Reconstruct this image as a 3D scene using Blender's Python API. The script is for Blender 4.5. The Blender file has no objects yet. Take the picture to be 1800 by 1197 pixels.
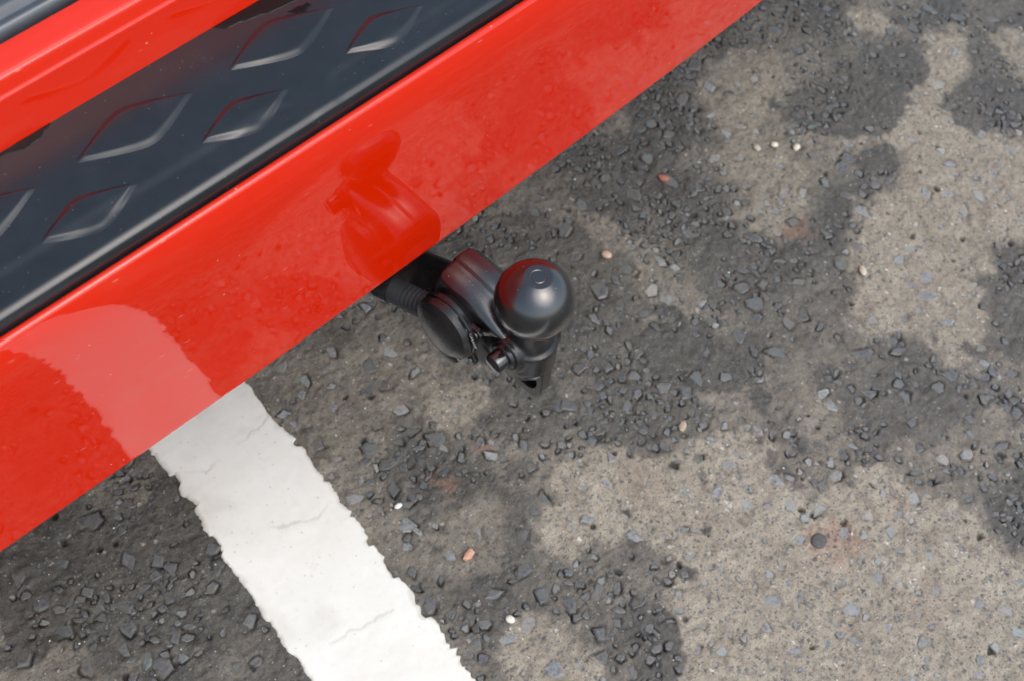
import bpy, bmesh, math, random
import numpy as np
from mathutils import Vector, Matrix

# ------------------------------------------------------------------ camera, sky, sun, exposure
scene = bpy.context.scene
Z0 = 0.379                                   # height of the tow ball's centre above the ground
cam_d = bpy.data.cameras.new('camera')
cam = bpy.data.objects.new('camera', cam_d)
scene.collection.objects.link(cam)
scene.camera = cam
CR = Vector((0.70140366, -0.70714819, 0.08929918))
CU = Vector((0.55882681, 0.62335490, 0.54693808))
CF = Vector((0.44243136, 0.33372160, -0.83239677))
CLOC = Vector((-0.3947945, -0.28593521, 0.68421073 + Z0))
mw = Matrix.Identity(4)
for i in range(3):
    mw[i][0], mw[i][1], mw[i][2], mw[i][3] = CR[i], CU[i], -CF[i], CLOC[i]
cam.matrix_world = mw
cam_d.sensor_width = 36.0
cam_d.lens = 2436.4 / 1800 * 36
cam_d.clip_start = 0.01
cam_d.clip_end = 500
cam_d.dof.use_dof = True
cam_d.dof.focus_distance = 0.88
cam_d.dof.aperture_fstop = 14.0

SUN_EL, SUN_AZ = math.radians(60), math.radians(182)     # azimuth clockwise from +Y
world = bpy.data.worlds.new('World')
scene.world = world
world.use_nodes = True
wn = world.node_tree.nodes
wl = world.node_tree.links
wn.clear()
w_out = wn.new('ShaderNodeOutputWorld')
w_bg = wn.new('ShaderNodeBackground')
w_sky = wn.new('ShaderNodeTexSky')
w_sky.sky_type = 'NISHITA'
w_sky.sun_disc = False
w_sky.sun_elevation = SUN_EL
w_sky.sun_rotation = SUN_AZ
w_sky.air_density = 1.0
w_sky.dust_density = 3.0
w_sky.ozone_density = 1.0
w_hs = wn.new('ShaderNodeHueSaturation')                 # overcast: the blue mostly washed out
w_hs.inputs['Saturation'].default_value = 0.8
w_hs.inputs['Hue'].default_value = 0.485
w_bg.inputs['Strength'].default_value = 0.15
wl.new(w_sky.outputs[0], w_hs.inputs['Color'])
wl.new(w_hs.outputs[0], w_bg.inputs['Color'])
wl.new(w_bg.outputs[0], w_out.inputs['Surface'])

sun_d = bpy.data.lights.new('sun', 'SUN')
sun_d.energy = 0.5
sun_d.angle = math.radians(60)
sun_d.color = (0.98, 1.0, 0.96)
sun = bpy.data.objects.new('sun', sun_d)
scene.collection.objects.link(sun)
sdir = Vector((math.sin(SUN_AZ) * math.cos(SUN_EL), math.cos(SUN_AZ) * math.cos(SUN_EL), math.sin(SUN_EL)))
sun.rotation_euler = (-sdir).to_track_quat('-Z', 'Y').to_euler()
sun.location = sdir * 5

scene.view_settings.view_transform = 'Standard'
scene.view_settings.look = 'None'
scene.view_settings.exposure = 0.88
scene.view_settings.gamma = 1.0
scene.view_settings.use_curve_mapping = False

# ------------------------------------------------------------------ helpers
rng = np.random.default_rng(11)
COL = scene.collection

def link(o, parent=None):
    COL.objects.link(o)
    if parent is not None:
        o.parent = parent
    return o

def thing(name, label, cat, loc=(0, 0, 0), group=None):
    o = bpy.data.objects.new(name, None)
    o.empty_display_size = 0.05
    o.location = loc
    link(o)
    o['label'] = label
    o['category'] = cat
    if group:
        o['group'] = group
    return o

def mesh_np(name, verts, faces, mat=None, parent=None, smooth=True, sharp=None):
    """verts (n,3) array, faces list or (m,k) array -> one mesh object; parents sit at the origin"""
    me = bpy.data.meshes.new(name)
    if isinstance(faces, np.ndarray):
        verts = np.asarray(verts, dtype=np.float32)
        m, k = faces.shape
        me.vertices.add(len(verts))
        me.vertices.foreach_set('co', verts.ravel())
        me.loops.add(m * k)
        me.loops.foreach_set('vertex_index', faces.astype(np.int32).ravel())
        me.polygons.add(m)
        me.polygons.foreach_set('loop_start', np.arange(0, m * k, k, dtype=np.int32))
        me.polygons.foreach_set('loop_total', np.full(m, k, dtype=np.int32))
        me.update(calc_edges=True)
        me.validate()
    else:
        me.from_pydata([tuple(map(float, v)) for v in verts], [], faces)
        me.update()
    me.polygons.foreach_set('use_smooth', np.full(len(me.polygons), smooth))
    if smooth and sharp:
        me.set_sharp_from_angle(angle=math.radians(sharp))
    if mat:
        me.materials.append(mat)
    return link(bpy.data.objects.new(name, me), parent)

def grid_faces(nu, nv, closed_v=False):
    i, j = np.meshgrid(np.arange(nu - 1), np.arange(nv if closed_v else nv - 1), indexing='ij')
    j2 = (j + 1) % nv
    return np.stack([i * nv + j, (i + 1) * nv + j, (i + 1) * nv + j2, i * nv + j2], -1).reshape(-1, 4)

def attr(ob, name, vals):
    a = ob.data.attributes.new(name, 'FLOAT', 'POINT')
    a.data.foreach_set('value', np.asarray(vals, dtype=np.float32).ravel())

def smoothstep(a, b, x):
    t = np.clip((x - a) / (b - a), 0, 1)
    return t * t * (3 - 2 * t)

def _hash(ix, iy, seed):
    n = (ix.astype(np.int64) * 374761393 + iy.astype(np.int64) * 668265263 + seed * 2147483647 + 1013904223) & 0xFFFFFFFF
    n = ((n ^ (n >> 13)) * 1274126177) & 0xFFFFFFFF
    n = ((n ^ (n >> 16)) * 2246822519) & 0xFFFFFFFF
    return ((n ^ (n >> 15)) & 0xFFFFFF) / float(0xFFFFFF)

def vnoise(x, y, seed=0):
    x0, y0 = np.floor(x), np.floor(y)
    fx, fy = x - x0, y - y0
    fx, fy = fx * fx * fx * (fx * (fx * 6 - 15) + 10), fy * fy * fy * (fy * (fy * 6 - 15) + 10)
    a, b = _hash(x0, y0, seed), _hash(x0 + 1, y0, seed)
    c, d = _hash(x0, y0 + 1, seed), _hash(x0 + 1, y0 + 1, seed)
    return (a * (1 - fx) + b * fx) * (1 - fy) + (c * (1 - fx) + d * fx) * fy - 0.5

def fbm(x, y, size, octv=3, seed=0):
    s, amp, f = 0, 1.0, 1.0 / size
    for o in range(octv):
        ca, sa = math.cos(0.7 * o + 0.3), math.sin(0.7 * o + 0.3)
        s = s + amp * vnoise((x * ca - y * sa) * f, (x * sa + y * ca) * f, seed + o * 17)
        amp *= 0.5
        f *= 2.03
    return s

# ------------------------------------------------------------------ materials
class NT:
    def __init__(self, name):
        self.m = bpy.data.materials.new(name)
        self.m.use_nodes = True
        self.n = self.m.node_tree.nodes
        self.l = self.m.node_tree.links
        self.b = self.n['Principled BSDF']
    def new(self, t, **kw):
        nd = self.n.new(t)
        for k, v in kw.items():
            setattr(nd, k, v)
        return nd
    def put(self, sock, v):
        if hasattr(v, 'is_output') or isinstance(v, bpy.types.NodeSocket):
            self.l.new(v, sock)
        else:
            sock.default_value = v
    def set(self, **kw):
        for k, v in kw.items():
            self.put(self.b.inputs[k.replace('_', ' ')], v)
    def coord(self, kind='Object', scale=(1, 1, 1)):
        tc = self.new('ShaderNodeTexCoord')
        mp = self.new('ShaderNodeMapping')
        mp.inputs['Scale'].default_value = scale
        self.l.new(tc.outputs[kind], mp.inputs['Vector'])
        return mp.outputs[0]
    def noise(self, vec, scale, detail=4, rough=0.5, dist=0.0):
        nd = self.new('ShaderNodeTexNoise')
        nd.inputs['Scale'].default_value = scale
        nd.inputs['Detail'].default_value = detail
        nd.inputs['Roughness'].default_value = rough
        nd.inputs['Distortion'].default_value = dist
        self.l.new(vec, nd.inputs['Vector'])
        return nd.outputs['Fac']
    def voro(self, vec, scale, out='Distance', feature='F1', rnd=1.0):
        nd = self.new('ShaderNodeTexVoronoi', feature=feature)
        nd.inputs['Scale'].default_value = scale
        nd.inputs['Randomness'].default_value = rnd
        self.l.new(vec, nd.inputs['Vector'])
        return nd.outputs[out]
    def ramp(self, fac, stops, interp='LINEAR'):
        nd = self.new('ShaderNodeValToRGB')
        cr = nd.color_ramp
        cr.interpolation = interp
        while len(cr.elements) < len(stops):
            cr.elements.new(0.5)
        for e, (p, c) in zip(cr.elements, stops):
            e.position = p
            e.color = (c, c, c, 1) if isinstance(c, (int, float)) else (*c, 1)
        self.l.new(fac, nd.inputs['Fac'])
        return nd.outputs['Color']
    def mix(self, fac, a, b, mode='MIX'):
        nd = self.new('ShaderNodeMix', data_type='RGBA', blend_type=mode)
        def cv(v):
            return v if isinstance(v, bpy.types.NodeSocket) else ((*v, 1) if len(v) == 3 else v)
        self.put(nd.inputs[0], fac)
        self.put(nd.inputs[6], cv(a))
        self.put(nd.inputs[7], cv(b))
        return nd.outputs[2]
    def math(self, op, a, b=0.0, clamp=False):
        nd = self.new('ShaderNodeMath', operation=op, use_clamp=clamp)
        self.put(nd.inputs[0], a)
        self.put(nd.inputs[1], b)
        return nd.outputs[0]
    def attr(self, name):
        nd = self.new('ShaderNodeAttribute', attribute_name=name)
        return nd.outputs['Fac']
    def bump(self, h, strength=0.3, dist=0.001, normal=None):
        nd = self.new('ShaderNodeBump')
        nd.inputs['Strength'].default_value = strength
        nd.inputs['Distance'].default_value = dist
        self.l.new(h, nd.inputs['Height'])
        if normal is not None:
            self.l.new(normal, nd.inputs['Normal'])
        return nd.outputs[0]

def mat_asphalt():
    t = NT('worn_asphalt')
    v = t.coord()
    dry = t.attr('dry')
    pit_shade = t.attr('pit_shade')
    n1 = t.noise(v, 25, 6, 0.65)
    n2 = t.noise(v, 160, 5, 0.7)
    n3 = t.noise(v, 900, 3, 0.7)
    tan = t.mix(t.ramp(n1, [(0.3, 0.0), (0.7, 1.0)]), (0.292, 0.244, 0.180), (0.44, 0.39, 0.303))
    tan = t.mix(t.ramp(n2, [(0.35, 0.0), (0.75, 0.6)]), tan, (0.36, 0.325, 0.262))
    dark = t.mix(t.ramp(n1, [(0.3, 0.0), (0.7, 1.0)]), (0.044, 0.041, 0.036), (0.098, 0.090, 0.076))
    dark = t.mix(t.ramp(n2, [(0.45, 0.0), (0.8, 0.7)]), dark, (0.175, 0.160, 0.136))
    c = t.mix(dry, dark, tan)
    # mottling: patches of paler dust and dark binder at a few centimetres
    m1 = t.noise(v, 75, 6, 0.72, 0.4)
    c = t.mix(t.ramp(m1, [(0.30, 0.55), (0.5, 0.0)]), c, (0.062, 0.060, 0.056))
    c = t.mix(t.ramp(m1, [(0.52, 0.0), (0.72, 0.4)]), c, t.mix(dry, (0.18, 0.168, 0.145), (0.50, 0.455, 0.365)))
    n4 = t.noise(v, 9, 4, 0.6)
    c = t.mix(t.math('MULTIPLY', t.ramp(n4, [(0.56, 0.0), (0.72, 0.35)]), dry), c, (0.31, 0.22, 0.16))
    c = t.mix(t.attr('rust'), c, (0.36, 0.19, 0.12))
    # fine aggregate: small chips of every tone, then sand
    grain = None
    for sc, thr, amt in ((190, 0.52, 0.8), (380, 0.50, 0.8), (760, 0.55, 0.7)):
        wv = t.new('ShaderNodeVectorMath', operation='ADD')
        t.l.new(v, wv.inputs[0])
        nz = t.new('ShaderNodeTexNoise')
        nz.inputs['Scale'].default_value = sc * 1.6
        t.l.new(v, nz.inputs['Vector'])
        sc_ = t.new('ShaderNodeVectorMath', operation='SCALE')
        sc_.inputs['Scale'].default_value = 0.9 / sc
        t.l.new(nz.outputs['Color'], sc_.inputs[0])
        t.l.new(sc_.outputs[0], wv.inputs[1])
        vv = wv.outputs[0]
        ds = t.voro(vv, sc, 'Distance')
        cl = t.new('ShaderNodeSeparateColor')
        t.l.new(t.voro(vv, sc, 'Color'), cl.inputs[0])
        g = t.math('MULTIPLY', t.ramp(ds, [(0.24, 1.0), (0.40, 0.0)]), t.ramp(cl.outputs[0], [(thr, 0.0), (thr + 0.04, 1.0)]))
        gc = t.ramp(cl.outputs[1], [(0.0, (0.13, 0.145, 0.15)), (0.25, (0.085, 0.09, 0.095)), (0.42, (0.20, 0.20, 0.19)), (0.6, (0.30, 0.28, 0.24)), (0.78, (0.16, 0.185, 0.185)), (0.9, (0.24, 0.18, 0.14)), (0.93, (0.66, 0.63, 0.56))], 'CONSTANT')
        gc = t.mix(t.math('SUBTRACT', 1.0, t.math('ADD', t.math('MULTIPLY', dry, 0.6), 0.4), True), gc, (0.07, 0.07, 0.068))
        c = t.mix(t.math('MULTIPLY', g, amt), c, gc)
        grain = g if grain is None else t.math('ADD', grain, g)
    c = t.mix(t.ramp(n3, [(0.3, 0.4), (0.55, 0.0)]), c, (0.05, 0.048, 0.044))
    c = t.mix(t.math('MULTIPLY', pit_shade, 0.9, True), c, (0.016, 0.015, 0.014))  # crevice shade put into the base colour
    t.set(Base_Color=c, Roughness=t.ramp(t.math('ADD', dry, t.math('MULTIPLY', n2, 0.5)), [(0.1, 0.40), (0.9, 0.92)]))
    t.set(Specular_IOR_Level=0.4)
    h = t.math('ADD', t.math('MULTIPLY', n3, 0.6), t.math('ADD', n2, t.math('MULTIPLY', grain, 0.35)))
    t.set(Normal=t.bump(h, 0.9, 0.0014))
    return t.m

def mat_stone(name, k, rough):
    t = NT(name)
    v = t.coord('Object')
    oi = t.new('ShaderNodeObjectInfo')
    ge = t.new('ShaderNodeNewGeometry')
    r = t.math('FRACT', t.math('ADD', oi.outputs['Random'], ge.outputs['Random Per Island']))
    cols = [(0.105, 0.125, 0.140), (0.085, 0.098, 0.110), (0.14, 0.155, 0.16), (0.12, 0.115, 0.11), (0.075, 0.085, 0.10),
            (0.16, 0.19, 0.185), (0.11, 0.12, 0.145), (0.19, 0.175, 0.155), (0.095, 0.11, 0.118), (0.13, 0.14, 0.142)]
    c = t.ramp(r, [(i / len(cols), tuple(k * q for q in cc)) for i, cc in enumerate(cols)], 'CONSTANT')
    geo_v = t.new('ShaderNodeVectorMath', operation='MULTIPLY')
    t.l.new(ge.outputs['Position'], geo_v.inputs[0])
    geo_v.inputs[1].default_value = (1, 1, 1)
    pv = geo_v.outputs[0]
    n1 = t.noise(pv, 330, 5, 0.7)
    n2 = t.noise(pv, 60, 4, 0.6)
    c = t.mix(t.ramp(n1, [(0.38, 0.0), (0.72, 0.75)]), c, tuple(k * q for q in (0.24, 0.245, 0.235)))
    n3 = t.noise(pv, 150, 5, 0.7)
    c = t.mix(t.ramp(n3, [(0.47, 0.0), (0.66, 0.85)]), c, tuple(k * q for q in (0.20, 0.178, 0.145)))
    c = t.mix(t.ramp(n2, [(0.45, 0.0), (0.75, 0.5)]), c, tuple(k * q for q in (0.16, 0.15, 0.13)))
    c = t.mix(t.ramp(n1, [(0.28, 0.7), (0.42, 0.0)]), c, (0.035, 0.034, 0.033))
    t.set(Base_Color=c, Roughness=rough, Specular_IOR_Level=0.45)
    t.set(Normal=t.bump(n1, 0.6, 0.0012))
    return t.m

def mat_grit():
    t = NT('sand_grit')
    ge = t.new('ShaderNodeNewGeometry')
    c = t.ramp(ge.outputs['Random Per Island'],
               [(0.0, (0.34, 0.32, 0.28)), (0.2, (0.16, 0.165, 0.165)), (0.42, (0.24, 0.215, 0.18)), (0.6, (0.13, 0.15, 0.155)),
                (0.74, (0.46, 0.43, 0.36)), (0.85, (0.2, 0.25, 0.235)), (0.90, (0.36, 0.22, 0.14)), (0.94, (0.74, 0.72, 0.67))], 'CONSTANT')
    t.set(Base_Color=c, Roughness=0.75)
    return t.m

def mat_plain(name, col, rough=0.6, var=0.25, scale=300, bump=0.3, **kw):
    t = NT(name)
    v = t.coord()
    n = t.noise(v, scale, 4, 0.6)
    t.set(Base_Color=t.mix(t.ramp(n, [(0.3, 0.0), (0.7, 1.0)]), tuple(c * (1 - var) for c in col), tuple(min(1, c * (1 + var)) for c in col)))
    t.set(Roughness=rough)
    if bump:
        t.set(Normal=t.bump(n, bump, 0.0006))
    t.set(**kw)
    return t.m

def mat_line():
    t = NT('white_road_paint')
    v = t.coord()
    n1 = t.noise(v, 14, 6, 0.6)
    n2 = t.noise(v, 140, 5, 0.7)
    n3 = t.noise(v, 700, 3, 0.6)
    c = t.mix(t.ramp(n1, [(0.35, 0.0), (0.7, 1.0)]), (0.73, 0.715, 0.65), (0.775, 0.765, 0.71))
    c = t.mix(t.ramp(n2, [(0.25, 0.35), (0.45, 0.0)]), c, (0.60, 0.57, 0.50))
    pv = t.voro(v, 260, 'Distance')
    pc = t.voro(v, 260, 'Color')
    c = t.mix(t.math('MULTIPLY', t.ramp(pv, [(0.12, 0.6), (0.3, 0.0)]), t.ramp(pc, [(0.80, 0.0), (0.84, 1.0)])), c, (0.42, 0.39, 0.33))
    c = t.mix(t.attr('dirt'), c, (0.44, 0.41, 0.34))
    c = t.mix(t.attr('crack'), c, (0.30, 0.27, 0.22))
    t.set(Base_Color=c, Roughness=0.72)
    t.set(Normal=t.bump(t.math('ADD', n3, n2), 0.2, 0.0005))
    return t.m

def mat_red():
    t = NT('red_car_paint')
    v = t.coord()
    n = t.noise(v, 420, 2, 0.5)
    dust = t.voro(v, 160, 'Distance')
    cell = t.voro(v, 160, 'Color')
    speck = t.math('MULTIPLY', t.ramp(dust, [(0.05, 1.0), (0.11, 0.0)]), t.ramp(cell, [(0.80, 0.0), (0.82, 1.0)]))
    c = t.mix(t.math('MULTIPLY', speck, 0.5), (0.60, 0.0150, 0.0005), (0.8, 0.45, 0.38))
    sv_ = t.coord('Object', (55, 210, 210))
    dash = t.math('MULTIPLY', t.ramp(t.voro(sv_, 1.0, 'Distance'), [(0.05, 1.0), (0.14, 0.0)]), t.ramp(t.voro(sv_, 1.0, 'Color'), [(0.70, 0.0), (0.74, 1.0)]))
    c = t.mix(t.math('MULTIPLY', dash, 0.30), c, (0.75, 0.30, 0.22))
    grime = t.noise(t.coord('Object', (10, 60, 60)), 1.0, 6, 0.7)
    c = t.mix(t.ramp(grime, [(0.52, 0.0), (0.80, 0.10)]), c, (0.30, 0.16, 0.10))
    t.set(Base_Color=c, Roughness=0.5, Specular_IOR_Level=0.0)
    film = t.noise(v, 30, 5, 0.6)
    t.set(Coat_Weight=1.0, Coat_IOR=1.56, Coat_Roughness=t.ramp(film, [(0.4, 0.0), (0.75, 0.010)]))
    bn = t.bump(n, 0.02, 0.0002)
    t.set(Coat_Normal=bn)
    return t.m

def mat_black(name, col, rough, grain_scale=1500, grain=0.15, var=0.3, spec=0.5, dust=0.0, coat=0.0):
    t = NT(name)
    v = t.coord()
    n = t.noise(v, grain_scale, 3, 0.6)
    m = t.noise(v, 45, 5, 0.65)
    c = t.mix(t.ramp(m, [(0.35, 0.0), (0.75, 1.0)]), tuple(q * (1 - var) for q in col), tuple(q * (1 + var) for q in col))
    if dust:
        d = t.voro(v, 330, 'Distance')
        cell = t.voro(v, 330, 'Color')
        sp = t.math('MULTIPLY', t.ramp(d, [(0.08, 1.0), (0.16, 0.0)]), t.ramp(cell, [(0.78, 0.0), (0.80, 1.0)]))
        c = t.mix(t.math('MULTIPLY', sp, dust), c, (0.42, 0.40, 0.36))
    t.set(Base_Color=c, Roughness=t.ramp(m, [(0.3, rough * 0.85), (0.75, min(1, rough * 1.25))]), Specular_IOR_Level=spec * 1.7)
    if coat:
        t.set(Coat_Weight=coat, Coat_Roughness=rough * 0.8, Coat_IOR=1.6)
    t.set(Normal=t.bump(n, grain, 0.0004))
    return t.m

def mat_water():
    t = NT('rain_water')
    t.set(Base_Color=(0.004, 0.0045, 0.005, 1), Roughness=0.03, IOR=1.33)
    return t.m

M = dict(
    water=mat_water(),
    asphalt=mat_asphalt(), stone_dry=mat_stone('dry_stone', 1.45, 0.75), stone_wet=mat_stone('damp_stone', 0.74, 0.36),
    grit=mat_grit(), line=mat_line(), red=mat_red(),
    pad=mat_black('textured_black_plastic', (0.011, 0.014, 0.017), 0.24, 2600, 0.06, 0.2, 0.34, 0.18),
    trim=mat_black('grey_rubber_trim', (0.045, 0.055, 0.065), 0.35, 900, 0.1, 0.25),
    ball=mat_black('satin_black_enamel', (0.004, 0.0045, 0.005), 0.23, 900, 0.08, 0.25, 0.5, 0.35, 0.6),
    cast=mat_black('black_cast_steel', (0.008, 0.008, 0.008), 0.30, 800, 0.30, 0.35, 0.32, 0.3),
    cover=mat_black('black_moulded_sleeve', (0.008, 0.007, 0.008), 0.24, 700, 0.20, 0.3, 0.5, 0.35, 0.5),
    plastic=mat_black('black_hard_plastic', (0.009, 0.009, 0.010), 0.27, 500, 0.25, 0.35, 0.34, 0.25),
    gloss=mat_black('gloss_black_cap', (0.008, 0.008, 0.009), 0.10, 400, 0.05, 0.2),
    rubber=mat_black('black_rubber_hose', (0.022, 0.023, 0.025), 0.6, 900, 0.3, 0.3, 0.35),
    under=mat_black('black_underbody', (0.012, 0.012, 0.012), 0.8, 300, 0.3, 0.3, 0.2),
    glass=mat_black('tinted_rear_glass', (0.012, 0.014, 0.016), 0.04, 200, 0.0, 0.1),
    tyre=mat_black('tyre_rubber', (0.02, 0.02, 0.02), 0.8, 300, 0.3),
    rim=mat_plain('alloy_rim', (0.5, 0.5, 0.52), 0.3, 0.05, 100, 0, Metallic=1.0),
    steel=mat_plain('dull_steel', (0.22, 0.215, 0.21), 0.38, 0.1, 300, 0, Metallic=1.0),
)

# ------------------------------------------------------------------ ground
DRY = [
 (1.0,[(0.105, 0.03), (0.118, 0.025), (0.121, 0.007), (0.145, 0.009), (0.17, -0.003), (0.165, -0.015), (0.168, -0.029), (0.189, -0.054), (0.211, -0.048), (0.237, -0.06), (0.26, -0.081), (0.264, -0.099), (0.254, -0.125), (0.266, -0.148), (0.29, -0.162), (0.303, -0.159), (0.322, -0.176), (0.33, -0.203), (0.344, -0.239), (0.362, -0.271), (0.346, -0.285), (0.338, -0.304), (0.341, -0.318), (0.366, -0.36), (0.24, -0.438), (0.005, -0.213), (0.034, -0.175), (0.048, -0.158), (0.072, -0.13), (0.101, -0.106), (0.113, -0.088), (0.099, -0.068), (0.062, -0.058), (0.045, -0.051), (0.026, -0.036), (0.037, -0.018), (0.064, 0.001), (0.084, 0.012)]),
 (0.9,[(-0.02, -0.058), (-0.001, -0.069), (0.013, -0.088), (0.017, -0.109), (0.013, -0.132), (0.004, -0.147), (-0.014, -0.17), (-0.08, -0.108), (-0.042, -0.073)]),
 (0.85,[(0.596, 0.107), (0.645, 0.075), (0.686, 0.067), (0.747, 0.08), (0.808, 0.108), (0.841, 0.091), (0.801, 0.056), (0.739, 0.021), (0.726, -0.01), (0.764, -0.043), (0.813, -0.085), (0.677, -0.168), (0.638, -0.124), (0.608, -0.107), (0.555, -0.135), (0.516, -0.171), (0.468, -0.171), (0.47, -0.13), (0.436, -0.1), (0.441, -0.069), (0.482, -0.024), (0.539, 0.011), (0.592, 0.014), (0.635, 0.027), (0.643, 0.051), (0.618, 0.078)]),
 (0.75,[(0.076, 0.174), (0.098, 0.171), (0.125, 0.146), (0.132, 0.124), (0.109, 0.112), (0.091, 0.097), (0.061, 0.102), (0.05, 0.131)]),
 (0.65,[(0.6, 0.26), (0.631, 0.245), (0.65, 0.212), (0.639, 0.171), (0.597, 0.154), (0.581, 0.157), (0.545, 0.135), (0.568, 0.085), (0.533, 0.065), (0.487, 0.037), (0.463, 0.04), (0.436, 0.063), (0.434, 0.093), (0.47, 0.12), (0.496, 0.157), (0.539, 0.213)]),
 (0.5,[(-0.026, 0.275), (0.011, 0.273), (0.058, 0.248), (0.092, 0.209), (0.058, 0.158), (0.02, 0.146), (-0.028, 0.122), (-0.036, 0.071), (0.043, 0.042), (0.035, 0.006), (-0.009, -0.01), (-0.036, 0.015), (-0.06, 0.045), (-0.05, 0.098), (-0.038, 0.169), (-0.045, 0.221)]),
 (0.8,[(0.776, 0.204), (0.793, 0.184), (0.798, 0.156), (0.788, 0.141), (0.764, 0.156), (0.751, 0.178)]),
 (0.7,[(0.867, 0.07), (0.89, 0.038), (0.934, -0.01), (0.88, -0.044), (0.832, 0.008), (0.834, 0.04)]),
 (0.7,[(0.37, -0.074), (0.391, -0.093), (0.385, -0.104), (0.353, -0.101), (0.351, -0.082)]),
 (0.8,[(0.316, -0.123), (0.334, -0.136), (0.33, -0.148), (0.311, -0.139)]),
 (0.7,[(0.513, -0.133), (0.543, -0.146), (0.501, -0.175), (0.479, -0.163)]),
]
WET = [
 ((0.643, 0.117),(0.052, -0.044),(-0.033, -0.025)),
 ((0.738, 0.112),(0.029, -0.025),(-0.029, -0.022)),
 ((0.778, 0.009),(0.033, -0.028),(-0.036, -0.024)),
 ((0.611, 0.039),(0.02, -0.017),(-0.019, -0.014)),
 ((0.246, 0.14),(0.045, -0.04),(-0.064, -0.061)),
 ((0.129, 0.078),(0.023, -0.021),(-0.037, -0.036)),
 ((0.206, 0.009),(0.05, -0.046),(-0.027, -0.024)),
 ((0.391, 0.047),(0.026, -0.022),(-0.036, -0.03)),
 ((0.569, -0.156),(0.02, -0.018),(-0.057, -0.037)),
 ((0.391, -0.159),(0.06, -0.055),(-0.03, -0.021)),
 ((0.051, -0.148),(0.014, -0.013),(-0.032, -0.028)),
 ((0.377, -0.288),(0.019, -0.018),(-0.029, -0.019)),
 ((-0.228, 0.201),(0.083, -0.078),(-0.043, -0.058)),  # left, beside the bumper: damp, with the car's shade painted in too
 ((0.403, 0.208),(0.048, -0.042),(-0.055, -0.049)),
 ((0.495, 0.251),(0.028, -0.024),(-0.036, -0.032)),
 ((0.282, 0.005),(0.048, -0.043),(-0.028, -0.024)),
]

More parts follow.
